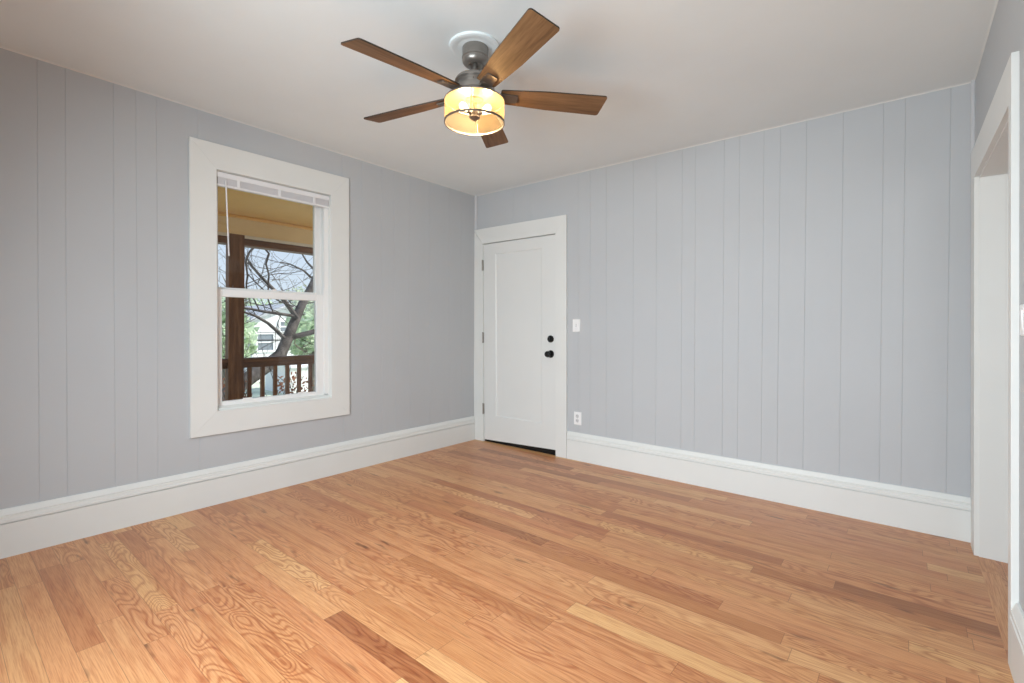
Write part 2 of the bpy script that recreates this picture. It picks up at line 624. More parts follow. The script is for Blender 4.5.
lw = lambda s: LW(s, .0005, 0)[:2]
rw = lambda s: RW(s, .0005, 0)[:2]
edge_bead(b, lw(YR), lw(YB), (1, 0))
edge_bead(b, (XL, YB - .0005), (XR, YB - .0005), (0, -1))
edge_bead(b, rw(YR), rw(YB), (-1, 0))
tag(b.build('trim_2', M['trim']), 'thin white caulk line around the ceiling edge', 'trim', kind='structure')
b = MB()
b.lathe([(.019, 2.139), (.019, 2.495)], (XL + .004, YB - .004, 0), 16)
tag(b.build('trim_3', M['bead'], smooth=True), 'rounded corner bead above the door casing', 'trim', kind='structure')
b = MB()
b.box((XR - .017, XR + .002), (YB - .018, YB + .002), (.237, 2.505))
tag(b.build('trim_4', M['bead'], bevel=.006), 'square corner bead between back wall and doorway', 'trim', kind='structure')

# ------------------------------------------------------------------ baseboards
BASE = [(0, 0), (.020, 0), (.020, .1665), (.012, .1668), (.012, .1695), (.023, .172), (.023, .184), (.020, .188), (.020, .201),
        (.0165, .204), (.0165, .206), (.019, .209), (.014, .221), (.009, .233), (.006, .2375), (0, .2375)]
tag(prism(LW0, YR, YB - .0235, BASE).build('baseboard_left', M['trim']), 'tall white baseboard with stepped cap under the window wall', 'baseboard', kind='structure')
tag(prism(BW0, -2.3095, XR - .012, BASE).build('baseboard_back', M['trim']), 'tall white baseboard along the back wall', 'baseboard', kind='structure')
tag(prism(RW, YR, 2.3195, BASE).build('baseboard_right', M['trim']), 'white baseboard beside the near doorway casing', 'baseboard', kind='structure')
tag(prism(RR, XL + .03, XR - .03, BASE).build('baseboard_rear', M['trim']), 'white baseboard behind the photographer', 'baseboard', kind='structure')

# ------------------------------------------------------------------ left window
win = tag(empty('window_1', LW((WY0 + WY1) / 2, 0, WZ0)), 'white double-hung window with wide flat casing', 'window', kind='structure')
CO = (1.048, 2.144, .450, 2.318)                                   # casing outer edges


def mitred(mp, inner, outer, side, d0, d1):
    i0, i1, j0, j1 = inner
    o0, o1, p0, p1 = outer
    q = {'left': [(o0, p0), (i0, j0), (i0, j1), (o0, p1)], 'right': [(i1, j0), (o1, p0), (o1, p1), (i1, j1)],
         'top': [(i0, j1), (i1, j1), (o1, p1), (o0, p1)], 'bottom': [(o0, p0), (o1, p0), (i1, j0), (i0, j0)]}[side]
    m = MB(mp)
    m.hexa([(s, d0, z) for s, z in q], [(s, d1, z) for s, z in q])
    return m


CI = (1.200, 1.990, .600, 2.154)
for side, nm in (('left', 'side_casing'), ('right', 'side_casing'), ('top', 'head_casing'), ('bottom', 'sill_casing')):
    mitred(LW, CI, CO, side, .0, .020).build(nm, M['trim'], win, bevel=.0015)
b = MB(LW)                                                        # jamb lining
b.box((WY0, WY0 + .006), (-.13, .001), (WZ0, WZ1)).box((WY1 - .006, WY1), (-.13, .001), (WZ0, WZ1)).box((WY0, WY1), (-.13, .001), (WZ1 - .006, WZ1))
b.build('jamb', M['trim'], win)
b = MB(LW)                                                        # parting stops / vinyl tracks
for s0, s1 in ((WY0 + .006, WY0 + .013), (WY1 - .040, WY1 - .006)):
    b.box((s0, s1), (-.030, -.018), (WZ0 + .03, WZ1 - .006))
    b.box((s0, s1), (-.075, -.068), (WZ0 + .03, WZ1 - .006))
    b.box((s0, s1), (-.128, -.118), (WZ0 + .03, WZ1 - .006))
b.build('sash_track', M['vinyl'], win, bevel=.001)
b = MB(LW)                                                        # sloped sill
b.hexa([(WY0, -.13, WZ0 - .012), (WY0, .001, WZ0 - .012), (WY0, .001, WZ0 + .012), (WY0, -.03, WZ0 + .026), (WY0, -.13, WZ0 + .03)],
       [(WY1, -.13, WZ0 - .012), (WY1, .001, WZ0 - .012), (WY1, .001, WZ0 + .012), (WY1, -.03, WZ0 + .026), (WY1, -.13, WZ0 + .03)])
b.build('sill', M['trim'], win, bevel=.001)


def sash(name, s0, s1, z0, z1, d0, d1, st, sr, top, bot):
    b = MB(LW)
    b.box((s0, s0 + st), (d0, d1), (z0, z1)).box((s1 - sr, s1), (d0, d1), (z0, z1))
    b.box((s0 + st, s1 - sr), (d0, d1), (z0, z0 + bot)).box((s0 + st, s1 - sr), (d0, d1), (z1 - top, z1))
    o = b.build(name, M['vinyl'], win, bevel=.003)
    b = MB(LW)
    dm = (d0 + d1) / 2
    b.box((s0 + st - .004, s1 - sr + .004), (dm - .003, dm + .003), (z0 + bot - .004, z1 - top + .004))
    b.build('pane', M['glass'], o)
    return o


lower = sash('lower_sash', 1.207, 1.957, .622, 1.390, -.067, -.031, .038, .060, .050, .028)
upper = sash('upper_sash', 1.207, 1.960, 1.360, 2.149, -.117, -.076, .032, .045, .045, .045)
b = MB(LW)
b.box((1.56, 1.62), (-.062, -.036), (1.390, 1.400)).box((1.575, 1.60), (-.060, -.030), (1.400, 1.408))
b.build('sash_lock', M['vinyl'], win, bevel=.002)
b = MB(LW)
for s in (1.40, 1.78):
    b.box((s - .03, s + .03), (-.032, -.024), (.650, .660))
b.build('sash_lift', M['vinyl'], win, bevel=.002)

# the raised mini blind inside the window head
bl = tag(empty('window_blind', LW(1.59, -.01, 2.06)), 'white mini blind raised to the top of the window', 'blind')
S0, S1 = 1.2055, 1.9835
MB(LW).box((S0, S1), (-.028, .006), (2.112, 2.146)).build('headrail', M['blind'], bl, bevel=.002)
b = MB(LW)
for i in range(8):
    z = 2.0700 + i * .0053
    b.box((S0 + .004, S1 - .004), (-.026, .0030), (z, z + .0043))
b.build('slat_stack', M['blind_slat'], bl)
MB(LW).box((S0, S1), (-.027, .005), (2.056, 2.069)).build('bottom_rail', M['blind'], bl, bevel=.002)
for s in (1.335, 1.605, 1.862):
    MB(LW).box((s - .010, s + .010), (.0035, .0085), (2.066, 2.112)).build('valance_clip', M['blind'], bl, bevel=.001)
b = MB(LW)
b.tube([(1.255, .012, 2.095), (1.258, .013, 2.0), (1.272, .012, 1.606)], .0045, 8)
b.build('tilt_wand', M['blind'], bl, smooth=True)

# ------------------------------------------------------------------ the door in the back wall
dr = tag(empty('door_1', BW((DX0 + DX1) / 2, 0, 0)), 'white one-panel door with black knob and deadbolt', 'door', kind='structure')
for side, nm in (('left', 'side_casing'), ('right', 'side_casing'), ('top', 'head_casing')):
    mitred(BW, (DX0 + .003, DX1 - .003, 0, DZ1 - .003), (XL + .0015 - (.010 if side == 'left' else 0), -2.3185, 0, 2.137), side, .0, .021).build(nm, M['trim'], dr, bevel=.0015)
b = MB(BW)
b.box((DX0, DX0 + .004), (-.13, 0), (0, DZ1)).box((DX1 - .004, DX1), (-.13, 0), (0, DZ1)).box((DX0, DX1), (-.13, 0), (DZ1 - .004, DZ1))
b.box((DX0, DX0 + .03), (-.075, -.037), (0, DZ1)).box((DX1 - .03, DX1), (-.075, -.037), (0, DZ1)).box((DX0, DX1), (-.075, -.037), (DZ1 - .03, DZ1))
b.build('jamb', M['trim'], dr)
# slab: stiles, rails and the recessed flat panel; the bottom edge runs out of level with the floor
DA, DB = DX0 + .007, DX1 - .0065
zb0, zb1 = .020, .052
PA, PB, PC, PD = -3.153, -2.588, .268, 1.872
b = MB(BW)
fd, fb = .010, -.032
zt = DZ1 - .010


def quad_frame(b, outer, inner, d):
    O = [b.v((s, d, z)) for s, z in outer]
    I = [b.v((s, d, z)) for s, z in inner]
    for i in range(4):
        j = (i + 1) % 4
        b.b.faces.new((O[i], O[j], I[j], I[i]))
    return O, I


outer = [(DA, zb0), (DB, zb1), (DB, zt), (DA, zt)]
inner = [(PA, PC), (PB, PC), (PB, PD), (PA, PD)]
inn2 = [(PA + .010, PC + .010), (PB - .010, PC + .010), (PB - .010, PD - .010), (PA + .010, PD - .010)]
O, I = quad_frame(b, outer, inner, fd)
J = [b.v((s, fd - .007, z)) for s, z in inn2]
K = [b.v((s, fb, z)) for s, z in outer]
for i in range(4):
    j = (i + 1) % 4
    b.b.faces.new((I[i], I[j], J[j], J[i]))
    b.b.faces.new((O[i], O[j], K[j], K[i]))
b.b.faces.new(J)
b.b.faces.new(K[::-1])
slab = b.build('door_slab', M['door'], dr)
b = MB(BW)
b.hexa([(DA, -.03, 0.002), (DB, -.03, 0.002), (DB, -.03, zb1 + .004), (DA, -.03, zb0 + .004)], [(DA, .003, 0.002), (DB, .003, 0.002), (DB, .003, zb1 + .0005), (DA, .003, zb0 + .0005)])
b.build('door_gap_strip', M['gap_black'], dr)  # black wedge filling the gap below the slab
for z in (1.768, 1.040, .327):
    b = MB(BW)
    b.box((DX0 - .006, DX0 + .011), (.012, .0235), (z - .052, z + .052))
    h = b.build('hinge', M['nickel'], dr, bevel=.001)
    b = MB(BW)
    b.lathe([(0, -.056), (.0055, -.054), (.0055, .054), (0, .056)], (DX0 + .003, .026, z), 12)
    b.build('hinge_pin', M['nickel'], h, smooth=True)
kx = -2.489
b = MB(BW)
b.lathe([(0, 0), (.034, 0), (.034, .006), (.030, .011), (.012, .014), (.012, .030), (.020, .036), (.0275, .046), (.0285, .056), (.024, .066), (.012, .071), (0, .072)], (kx, .0105, .906), 32, (0, 1, 0))
tag(b.build('door_knob', M['black'], dr, smooth=True), 'round matte black knob')
b = MB(BW)
b.lathe([(0, 0), (.032, 0), (.032, .010), (.027, .017), (0, .018)], (kx, .0105, 1.041), 32, (0, 1, 0))
db = tag(b.build('deadbolt', M['black'], dr, smooth=True), 'round matte black deadbolt rose')
b = MB(BW)
b.box((kx - .005, kx + .005), (.026, .040), (1.023, 1.059))
b.build('thumb_turn', M['black'], db, bevel=.003)

# ------------------------------------------------------------------ cased doorway in the right wall
dw = tag(empty('door_2', RW((OY0 + OY1) / 2, 0, 0)), 'white cased doorway without a door in the right wall', 'doorway', kind='structure')
ci = (OY0 + .006, OY1 - .004, 0, OZ1 - .004)
co = (2.320, 3.528, 0, 2.080)
for side, nm in (('left', 'near_casing'), ('right', 'far_casing'), ('top', 'head_casing')):
    mitred(RW, ci, co, side, 0, .020).build(nm, M['trim'], dw, bevel=.0015)
b = MB(RW)
JT = -.185
b.box((OY0 - .002, OY0 + .012), (JT, .001), (0, OZ1)).box((OY1 - .012, OY1 + .002), (JT, .001), (0, OZ1)).box((OY0, OY1), (JT, .001), (OZ1 - .012, OZ1 + .002))
b.build('jamb', M['trim'], dw)
b = MB(RW)
for d0, d1 in ((-.140, -.094),):
    b.box((OY1 - .017, OY1 - .011), (d0, d1), (0, OZ1 - .012)).box((OY0 + .011, OY0 + .017), (d0, d1), (0, OZ1 - .012)).box((OY0 + .011, OY1 - .011), (d0, d1), (OZ1 - .018, OZ1 - .011))
b.build('door_stop', M['trim'], dw, bevel=.002)
b = MB(RW)
b.box((3.395, YB - .021), (.0005, .016), (0, .20))
tag(b.build('trim_5', M['trim'], bevel=.002), 'short white base block between corner and doorway casing', 'trim', kind='structure')

# added window behind the photographer, framing the rear fill lamp: plain casings
for i, (a, c) in enumerate(ADDED_REAR_WINDOWS):
    w = tag(empty('window_%d' % (i + 2), RR((a + c) / 2, 0, .65)), 'unseen white cased window added in the rear wall to light the room', 'window', kind='structure')
    for side, nm in (('left', 'side_casing'), ('right', 'side_casing'), ('top', 'head_casing'), ('bottom', 'sill_casing')):
        mitred(RR, (a, c, .65, 2.15), (a - .14, c + .14, .51, 2.29), side, 0, .02).build(nm, M['trim'], w)

# ------------------------------------------------------------------ switches and outlet


def plate_box(mp, s, z, w, h, d=.006):
    b = MB(mp)
    r = .004
    b.hexa([(s - w / 2, 0, z - h / 2), (s + w / 2, 0, z - h / 2), (s + w / 2, 0, z + h / 2), (s - w / 2, 0, z + h / 2)],
           [(s - w / 2 + r, d, z - h / 2 + r), (s + w / 2 - r, d, z - h / 2 + r), (s + w / 2 - r, d, z + h / 2 - r), (s - w / 2 + r, d, z + h / 2 - r)])
    return b


def toggle(mp, s, z, parent):
    b = MB(mp)
    b.box((s - .006, s + .006), (.005, .0072), (z - .013, z + .013))
    o = b.build('toggle_slot', M['receptacle'], parent)
    b = MB(mp)
    b.hexa([(s - .0045, .006, z - .004), (s + .0045, .006, z - .004), (s + .0045, .006, z + .008), (s - .0045, .006, z + .008)],
           [(s - .0035, .017, z + .006), (s + .0035, .017, z + .006), (s + .0035, .017, z + .012), (s - .0035, .017, z + .012)])
    b.build('toggle', M['plate'], o, bevel=.001)


def screws(mp, pts, parent):
    for s, z in pts:
        b = MB(mp)
        b.lathe([(0, .0055), (.0032, .0055), (.0032, .0068), (0, .0074)], (s, 0, z), 12, (0, 1, 0))
        b.build('screw', M['receptacle'], parent, smooth=True)


SX, SZ = -2.227, 1.163
sw = tag(empty('light_switch', BW(SX, 0, SZ)), 'white single toggle light switch on wall right of the door', 'light switch')
plate_box(BW, SX, SZ, .076, .114).build('wall_plate', M['plate'], sw, bevel=.001)
toggle(BW, SX, SZ, sw)
screws(BW, [(SX, SZ + .030), (SX, SZ - .030)], sw)
OX, OZ = -2.214, .360
ou = tag(empty('power_outlet', BW(OX, 0, OZ)), 'white duplex power outlet just above the baseboard right of the door', 'power outlet')
plate_box(BW, OX, OZ, .076, .114).build('wall_plate', M['plate'], ou, bevel=.001)
for dz in (-.0195, .0195):
    b = MB(BW)
    b.lathe([(0, .0050), (.0165, .0050), (.0165, .0078), (.0155, .0085), (0, .0085)], (OX, 0, OZ + dz), 24, (0, 1, 0))
    r = b.build('receptacle', M['receptacle'], ou, smooth=True)
    b = MB(BW)
    b.box((OX - .0078, OX - .0052), (.0080, .0090), (OZ + dz - .001, OZ + dz + .009)).box((OX + .0052, OX + .0078), (.0080, .0090), (OZ + dz - .001, OZ + dz + .008))
    b.lathe([(0, .0080), (.0028, .0080), (.0028, .0090), (0, .0090)], (OX, 0, OZ + dz - .0075), 10, (0, 1, 0))
    b.build('slots', M['slot'], r)
screws(BW, [(OX, OZ)], ou)
TY, TZ = 2.240, 1.178
s2 = tag(empty('light_switch', RW(TY, 0, TZ)), 'white rocker light switch at the right edge beside the doorway casing', 'light switch')
plate_box(RW, TY, TZ, .076, .104).build('wall_plate', M['plate'], s2, bevel=.001)
b = MB(RW)
b.hexa([(TY - .016, .005, TZ - .032), (TY + .016, .005, TZ - .032), (TY + .016, .005, TZ + .032), (TY - .016, .005, TZ + .032)],
       [(TY - .016, .0072, TZ - .032), (TY + .016, .0072, TZ - .032), (TY + .016, .0095, TZ + .032), (TY - .016, .0095, TZ + .032)])
b.build('rocker', M['plate'], s2, bevel=.001)

# ------------------------------------------------------------------ ceiling fan
FX, FY = -1.610, 1.672
FCC = ceil_z(FX, FY)
FC = FCC - .013
MX, MY = FX - .014, FY + .014
md = MB()
md.lathe([(.0, .030), (.0, .002), (.074, .002), (.080, .0034), (.086, .0032), (.094, .0012), (.108, .001), (.116, .0018), (.121, .004), (.124, .030)], (MX, MY, FC), 64)
tag(md.build('ceiling_medallion', M['ceiling'], smooth=True), 'round off-white ceiling medallion around the fan canopy', 'ceiling medallion')

fan = tag(empty('ceiling_fan', (FX, FY, FC)), 'five-blade ceiling fan with brown wood blades and lit drum shade', 'ceiling fan')
b = MB()
b.lathe([(0, FC + .003), (.060, FC + .003), (.062, FC), (.062, FC - .042), (.0640, FC - .044), (.0640, FC - .048), (.060, FC - .051), (.0595, FC - .056), (.0625, FC - .059),
         (.061, FC - .068), (.054, FC - .078), (.044, FC - .082), (.040, FC - .082), (.034, FC - .084), (.027, FC - .076), (.012, FC - .074), (0, FC - .074)], (MX + .006, MY - .002, 0), 48)
b.build('canopy', M['pewter'], fan, smooth=True)
b = MB()
b.tube([(MX + .006, MY - .002, FC - .068), (FX - .002, FY + .001, 2.345)], .011, 20)
b.lathe([(0, 2.362), (.016, 2.361), (.020, 2.356), (.022, 2.345), (0, 2.343)], (FX, FY, 0), 24)
b.build('downrod', M['pewter'], fan, smooth=True)
b = MB()
b.lathe([(0, 2.352), (.024, 2.352), (.030, 2.350), (.064, 2.346), (.084, 2.338), (.093, 2.327), (.094, 2.320), (.088, 2.317), (.084, 2.312), (.086, 2.300), (.095, 2.290), (.100, 2.276),
         (.100, 2.262), (.094, 2.256), (.088, 2.254), (.088, 2.244), (0, 2.244)], (FX, FY, 0), 56)
hs = b.build('motor_housing', M['pewter'], fan, smooth=True)
for a in (70, 190, 310, 250):
    b = MB()
    c, s = cos(rad(a)), sin(rad(a))
    b.tube([(FX + c * .083, FY + s * .083, 2.306), (FX + c * .0885, FY + s * .0885, 2.294)], .003, 6)
    b.build('vent_slot', M['bronze'], hs)

# blades: build one, then copy it round
ZBL, RT, R0B, TILT, PHI = 2.263, .646, .125, 2.91, -94.7
_u, _n = Vector((1, 0, 0)), Vector((0, cos(TILT), sin(TILT)))
_w = _u.cross(_n)
if _w.z < 0:
    _w = -_w


def blade_outline():
    pts = []
    L, h0, h1, rc = RT, .046, .070, .013
    root = [(R0B, -h0 + .006), (R0B + .006, -h0)]
    pts += root
    pts += [(L * .55, -h0 - (h1 - h0) * .72), (L - .006 - rc, -h1)]
    for i in range(5):
        a = -pi / 2 + i * pi / 8
        pts.append((L - .006 - rc + rc * cos(a), -h1 + rc + rc * sin(a)))
    for i in range(5):
        a = i * pi / 8
        pts.append((L - rc + rc * cos(a), h1 - rc + rc * sin(a)))
    pts += [(L * .55, h0 + (h1 - h0) * .72), (R0B + .006, h0), (R0B, h0 - .006)]
    return pts


def make_blade():
    b = MB()
    o = blade_outline()
    t = .0032
    b.hexa([tuple(_u * x + _n * y - _w * t) for x, y in o], [tuple(_u * x + _n * y + _w * t) for x, y in o])
    me_o = b.build('blade', M['blade'], None, mat2=M['blade_edge'])
    for p in me_o.data.polygons:
        if abs(p.normal.dot(_w)) < .7:
            p.material_index = 1
    me_o.parent = fan
    b = MB()
    z0 = -_w * .0034
    # rounded iron under the blade root plus an arm to the motor housing
    oc = []
    for cx, cy, a0 in ((.200, .018, 0), (.130, .022, 90), (.130, -.022, 180), (.200, -.018, 270)):
        for i in range(4):
            a = rad(a0 + i * 30)
            oc.append((cx + .008 * cos(a), cy + .008 * sin(a)))
    b.hexa([tuple(_u * x + _n * y + z0 - _w * .007) for x, y in oc], [tuple(_u * x + _n * y + z0) for x, y in oc])
    b.hexa([(.085, -.022, -.012), (.085, .022, -.012), (.140, .020, -.012 - .004), (.140, -.020, -.012 + .004)],
           [(.085, -.022, .006), (.085, .022, .006), (.140, .020, -.002), (.140, -.020, .004)])
    br = b.build('blade_iron', M['bronze'], None, bevel=.0015)
    br.parent = me_o
    return me_o, br


b0, i0 = make_blade()
LIFT = [.028, -.006, .004, .004, .010]                             # slight droop or lift of each blade
for k in range(5):
    if k == 0:
        bo = b0
    else:
        bo = b0.copy()
        COL.objects.link(bo)
        bo.parent = fan
        io = i0.copy()
        COL.objects.link(io)
        io.parent = bo
    bo.location = (0, 0, ZBL - FC)
    bo.rotation_euler = (0, LIFT[k], rad(PHI + 72 * k))

# light kit: open drum of gold mesh with metal hoops, socket cluster and three lit bulbs
SZ0, SZ1, SRr = 2.122, 2.230, .143
b = MB()
b.lathe([(.086, 2.246), (.139, 2.236), (.1445, 2.2325), (.1445, 2.226), (.141, 2.226), (.139, 2.2290), (.084, 2.236), (.0, 2.236), (.0, 2.246)], (FX, FY, 0), 64)
kit = b.build('light_kit', M['pewter'], fan, smooth=True)
b = MB()
b.lathe([(SRr, SZ0 + .006), (SRr, SZ1 - .003), (SRr - .0016, SZ1 - .003), (SRr - .0016, SZ0 + .006)], (FX, FY, 0), 72, close=True)
tag(b.build('lamp_shade', M['shade'], kit, smooth=True), 'translucent gold mesh drum')
b = MB()
b.lathe([(SRr + .0016, SZ0), (SRr + .0016, SZ0 + .009), (SRr - .0030, SZ0 + .009), (SRr - .0030, SZ0)], (FX, FY, 0), 72, close=True)
b.build('shade_hoop', M['bronze'], kit, smooth=True)
for a in (-52.5, 127.5):
    b = MB()
    c, s = cos(rad(a)), sin(rad(a))
    b.tube([(FX + c * (SRr + .0005), FY + s * (SRr + .0005), SZ0 + .004), (FX + c * (SRr + .0005), FY + s * (SRr + .0005), SZ1)], .0026, 6)
    b.build('shade_strut', M['bronze'], kit)
b = MB()
b.lathe([(0, 2.240), (.040, 2.239), (.040, 2.232), (.020, 2.228), (.010, 2.224), (.010, 2.175), (.024, 2.170), (.026, 2.150), (.020, 2.144), (.010, 2.140), (.006, 2.134), (0, 2.132)], (FX, FY, 0), 32)
b.build('socket_stem', M['bronze'], kit, smooth=True)
for k in range(3):
    a = rad(20 + 120 * k)
    d = Vector((cos(a), sin(a), 0))
    c0 = Vector((FX, FY, 2.160))
    b = MB()
    ax = (d * .92 + Vector((0, 0, .38))).normalized()
    b.lathe([(0, .012), (.010, .012), (.012, .030), (.014, .044), (.012, .046), (0, .046)], tuple(c0), 20, tuple(ax))
    so = b.build('bulb_socket', M['bronze'], kit, smooth=True)
    b = MB()
    b.lathe([(0, .044), (.009, .046), (.014, .056), (.0175, .068), (.0165, .080), (.010, .089), (0, .092)], tuple(c0), 20, tuple(ax))
    bu = b.build('light_bulb', M['bulb'], so, smooth=True)
    ld = bpy.data.lights.new('bulb_light', 'POINT')
    ld.energy = 3.8
    ld.color = (1, .77, .48)
    ld.shadow_soft_size = .012
    lo = bpy.data.objects.new('bulb_light', ld)
    COL.objects.link(lo)
    lo.parent = fan
    lo.location = c0 + ax * .068 - Vector((FX, FY, FC))

# ------------------------------------------------------------------ outside: porch
PX = -5.50                                                        # inner face of the porch front
XO = XL - .14
b = MB()
b.box((PX - .35, XO), (-2.0, 7.0), (-.30, -.16))
tag(b.build('porch_floor', M['deck']), 'grey porch deck outside the window', 'porch floor', kind='structure')
b = MB()
b.box((PX - .02, XO), (-2.0, 7.0), (2.318, 2.42))
tag(b.build('porch_ceiling', M['porch_ceiling']), 'ochre painted porch ceiling outside the window', 'porch ceiling', kind='structure')
pb = tag(empty('porch_beam', (PX, 2.5, 2.02)), 'tan boxed porch beam with brown lower edge beneath the ochre ceiling', 'beam')
MB().box((PX - .16, PX), (-2.0, 7.0), (2.118, 2.317)).build('fascia', M['porch_fascia'], pb)
MB().box((PX + .0005, PX + .030), (-2.0, 7.0), (2.285, 2.3175)).build('crown_moulding', M['porch_ceiling'], pb, bevel=.010)
MB().box((PX - .17, PX + .006), (-2.0, 7.0), (2.084, 2.118)).build('pale_moulding', M['porch_trim'], pb, bevel=.004)
MB().box((PX - .16, PX - .004), (-2.0, 7.0), (2.012, 2.084)).build('brown_edge', M['rail_wood'], pb, bevel=.003)
b = MB()
b.box((PX - .31, XO), (-2.0, -1.9), (2.42, 2.46)).box((PX - .45, XO + .02), (-2.0, 7.0), (2.42, 2.50))
tag(b.build('porch_roof', M['roof']), 'grey porch roof above the ochre ceiling', 'porch roof', kind='structure')

pp = tag(empty('porch_post', (PX - .08, 2.10, -.16)), 'square dark brown wooden porch post outside the window', 'porch post')
MB().box((PX - .085, PX + .008), (2.026, 2.180), (-.16, 2.117)).build('post_shaft', M['porch_wood'], pp, bevel=.004)
b = MB()
b.tube([(PX + .006, 2.06, 1.56), (PX + .03, 2.06, 1.565)], .004, 6)
b.build('screw_hook', M['nickel'], pp)


def railing(y0, y1, ys, label):
    r = tag(empty('porch_railing', (PX - .05, (y0 + y1) / 2, -.10)), label, 'railing', 'porch railings')
    MB().box((PX - .11, PX + .0), (y0, y1), (.755, .800)).build('top_rail', M['rail_wood'], r, bevel=.006)
    MB().box((PX - .075, PX - .03), (y0, y1), (.695, .7545)).build('sub_rail', M['rail_wood'], r, bevel=.003)
    MB().box((PX - .075, PX - .03), (y0, y1), (-.06, .00)).build('bottom_rail', M['rail_wood'], r, bevel=.003)
    for y in ys:
        MB().box((PX - .070, PX - .034), (y - .019, y + .019), (.0005, .6945)).build('baluster', M['porch_wood'], r, bevel=.002)


railing(2.181, 4.4, [2.257 + .139 * i for i in range(15)], 'brown porch railing with square balusters right of the porch post')
railing(.3, 2.025, [.42 + .139 * i for i in range(12)], 'short visible end of brown porch railing left of the porch post')

# ------------------------------------------------------------------ outside: yard, house, wires
b = MB()
b.box((-60, XO - 1.95), (-20, 60), (-1.5, -1.3))
tag(b.build('ground', M['lawn']), 'pale lawn beyond the porch', 'ground', kind='structure')

HX = -22.0
hs_ = tag(empty('white_house', (HX - 3, 11, -1.3)), 'white house behind the leaning tree trunk', 'house')
HY0, HY1 = 9.05, 12.0
MB().box((HX - 6, HX), (HY0, HY1), (-1.3, 1.45)).build('wall', M['siding'], hs_)
b = MB()
b.hexa([(HX, HY0, 1.45), (HX, HY1, 1.45), (HX, (HY0 + HY1) / 2, 2.05)], [(HX - 6, HY0, 1.45), (HX - 6, HY1, 1.45), (HX - 6, (HY0 + HY1) / 2, 2.05)])
b.build('gable', M['siding'], hs_)
b = MB()
ym = (HY0 + HY1) / 2
for s in (-1, 1):
    ye = ym + s * (HY1 - HY0) / 2 * 1.12
    b.hexa([(HX + .3, ye, 1.34), (HX + .3, ym, 2.06), (HX + .3, ym, 2.16), (HX + .3, ye, 1.44)], [(HX - 6.2, ye, 1.34), (HX - 6.2, ym, 2.06), (HX - 6.2, ym, 2.16), (HX - 6.2, ye, 1.44)])
b.build('roof', M['roof'], hs_)
for y0, y1, z0, z1 in ((9.27, 9.93, .07, .77), (10.25, 10.85, .90, 1.32), (10.9, 11.5, .05, .77)):
    m = MB()
    for a in ((y0 - .09, y0), (y1, y1 + .09)):
        m.box((HX, HX + .06), a, (z0 - .09, z1 + .09))
    m.box((HX, HX + .06), (y0, y1), (z0 - .09, z0)).box((HX, HX + .06), (y0, y1), (z1, z1 + .09)).box((HX, HX + .05), (y0, y1), ((z0 + z1) / 2 - .03, (z0 + z1) / 2 + .03))
    fr = m.build('window', M['siding'], hs_)
    MB().box((HX + .001, HX + .02), (y0, y1), (z0, z1)).build('pane', M['dark_glass'], fr)

sh = tag(empty('garden_shed', (-17.5, 10, -1.3)), 'low white shed below the house beyond the railing', 'shed')
MB().box((-19, -17), (8.3, 10.4), (-1.3, -.35)).build('wall', M['siding'], sh)
b = MB()
b.hexa([(-19.1, 8.2, -.35), (-16.9, 8.2, -.35), (-18, 8.2, .02)], [(-19.1, 10.5, -.35), (-16.9, 10.5, -.35), (-18, 10.5, .02)])
b.build('roof', M['siding'], sh)

for nm, z0, z1, r in (('upper of the two dark power cables beyond the porch', .93, .84, .013), ('lower and thicker of the two dark power cables beyond the porch', .64, .58, .026)):
    b = MB()
    b.tube([(-18, -4, z0 + .30), (-18, 1.5, z0 + .10), (-18, 7.1, z0), (-18, 9.5, z1 + .02), (-18, 14, z1 + .05), (-18, 22, z1 + .35)], r, 6)
    tag(b.build('power_cable', M['wire'], smooth=True), nm, 'cable')

# ------------------------------------------------------------------ outside: trees
rng = random.Random(7)


def limb(mb, pts, r0, r1, seg=6, wig=0.0):
    n = len(pts)
    P = []
    for i, p in enumerate(pts):
        P.append(Vector(p) + Vector((rng.uniform(-1, 1), rng.uniform(-1, 1), rng.uniform(-1, 1))) * wig)
    mb.tube(P, [r0 + (r1 - r0) * i / (n - 1) for i in range(n)], seg)
    return P


def grow(mb, p, d, length, r, depth, spread=.75, up=.15):
    n = 5
    pts = [Vector(p)]
    d = Vector(d).normalized()
    for i in range(n):
        d = (d + Vector((rng.uniform(-1, 1), rng.uniform(-1, 1), rng.uniform(-1, 1) + up)) * .22).normalized()
        pts.append(pts[-1] + d * length / n)
    mb.tube(pts, [max(.002, r * (1 - .75 * i / n)) for i in range(n + 1)], 5 if r > .02 else 4, cap=False)
    if depth:
        for k in range(rng.choice((3, 4, 4))):
            i = rng.randint(1, n)
            q = Vector((rng.uniform(-1, 1), rng.uniform(-1, 1), rng.uniform(-.6, 1)))
            dd = (d + q * spread).normalized()
            grow(mb, pts[i], dd, length * rng.uniform(.45, .72), r * .5, depth - 1, spread, up)


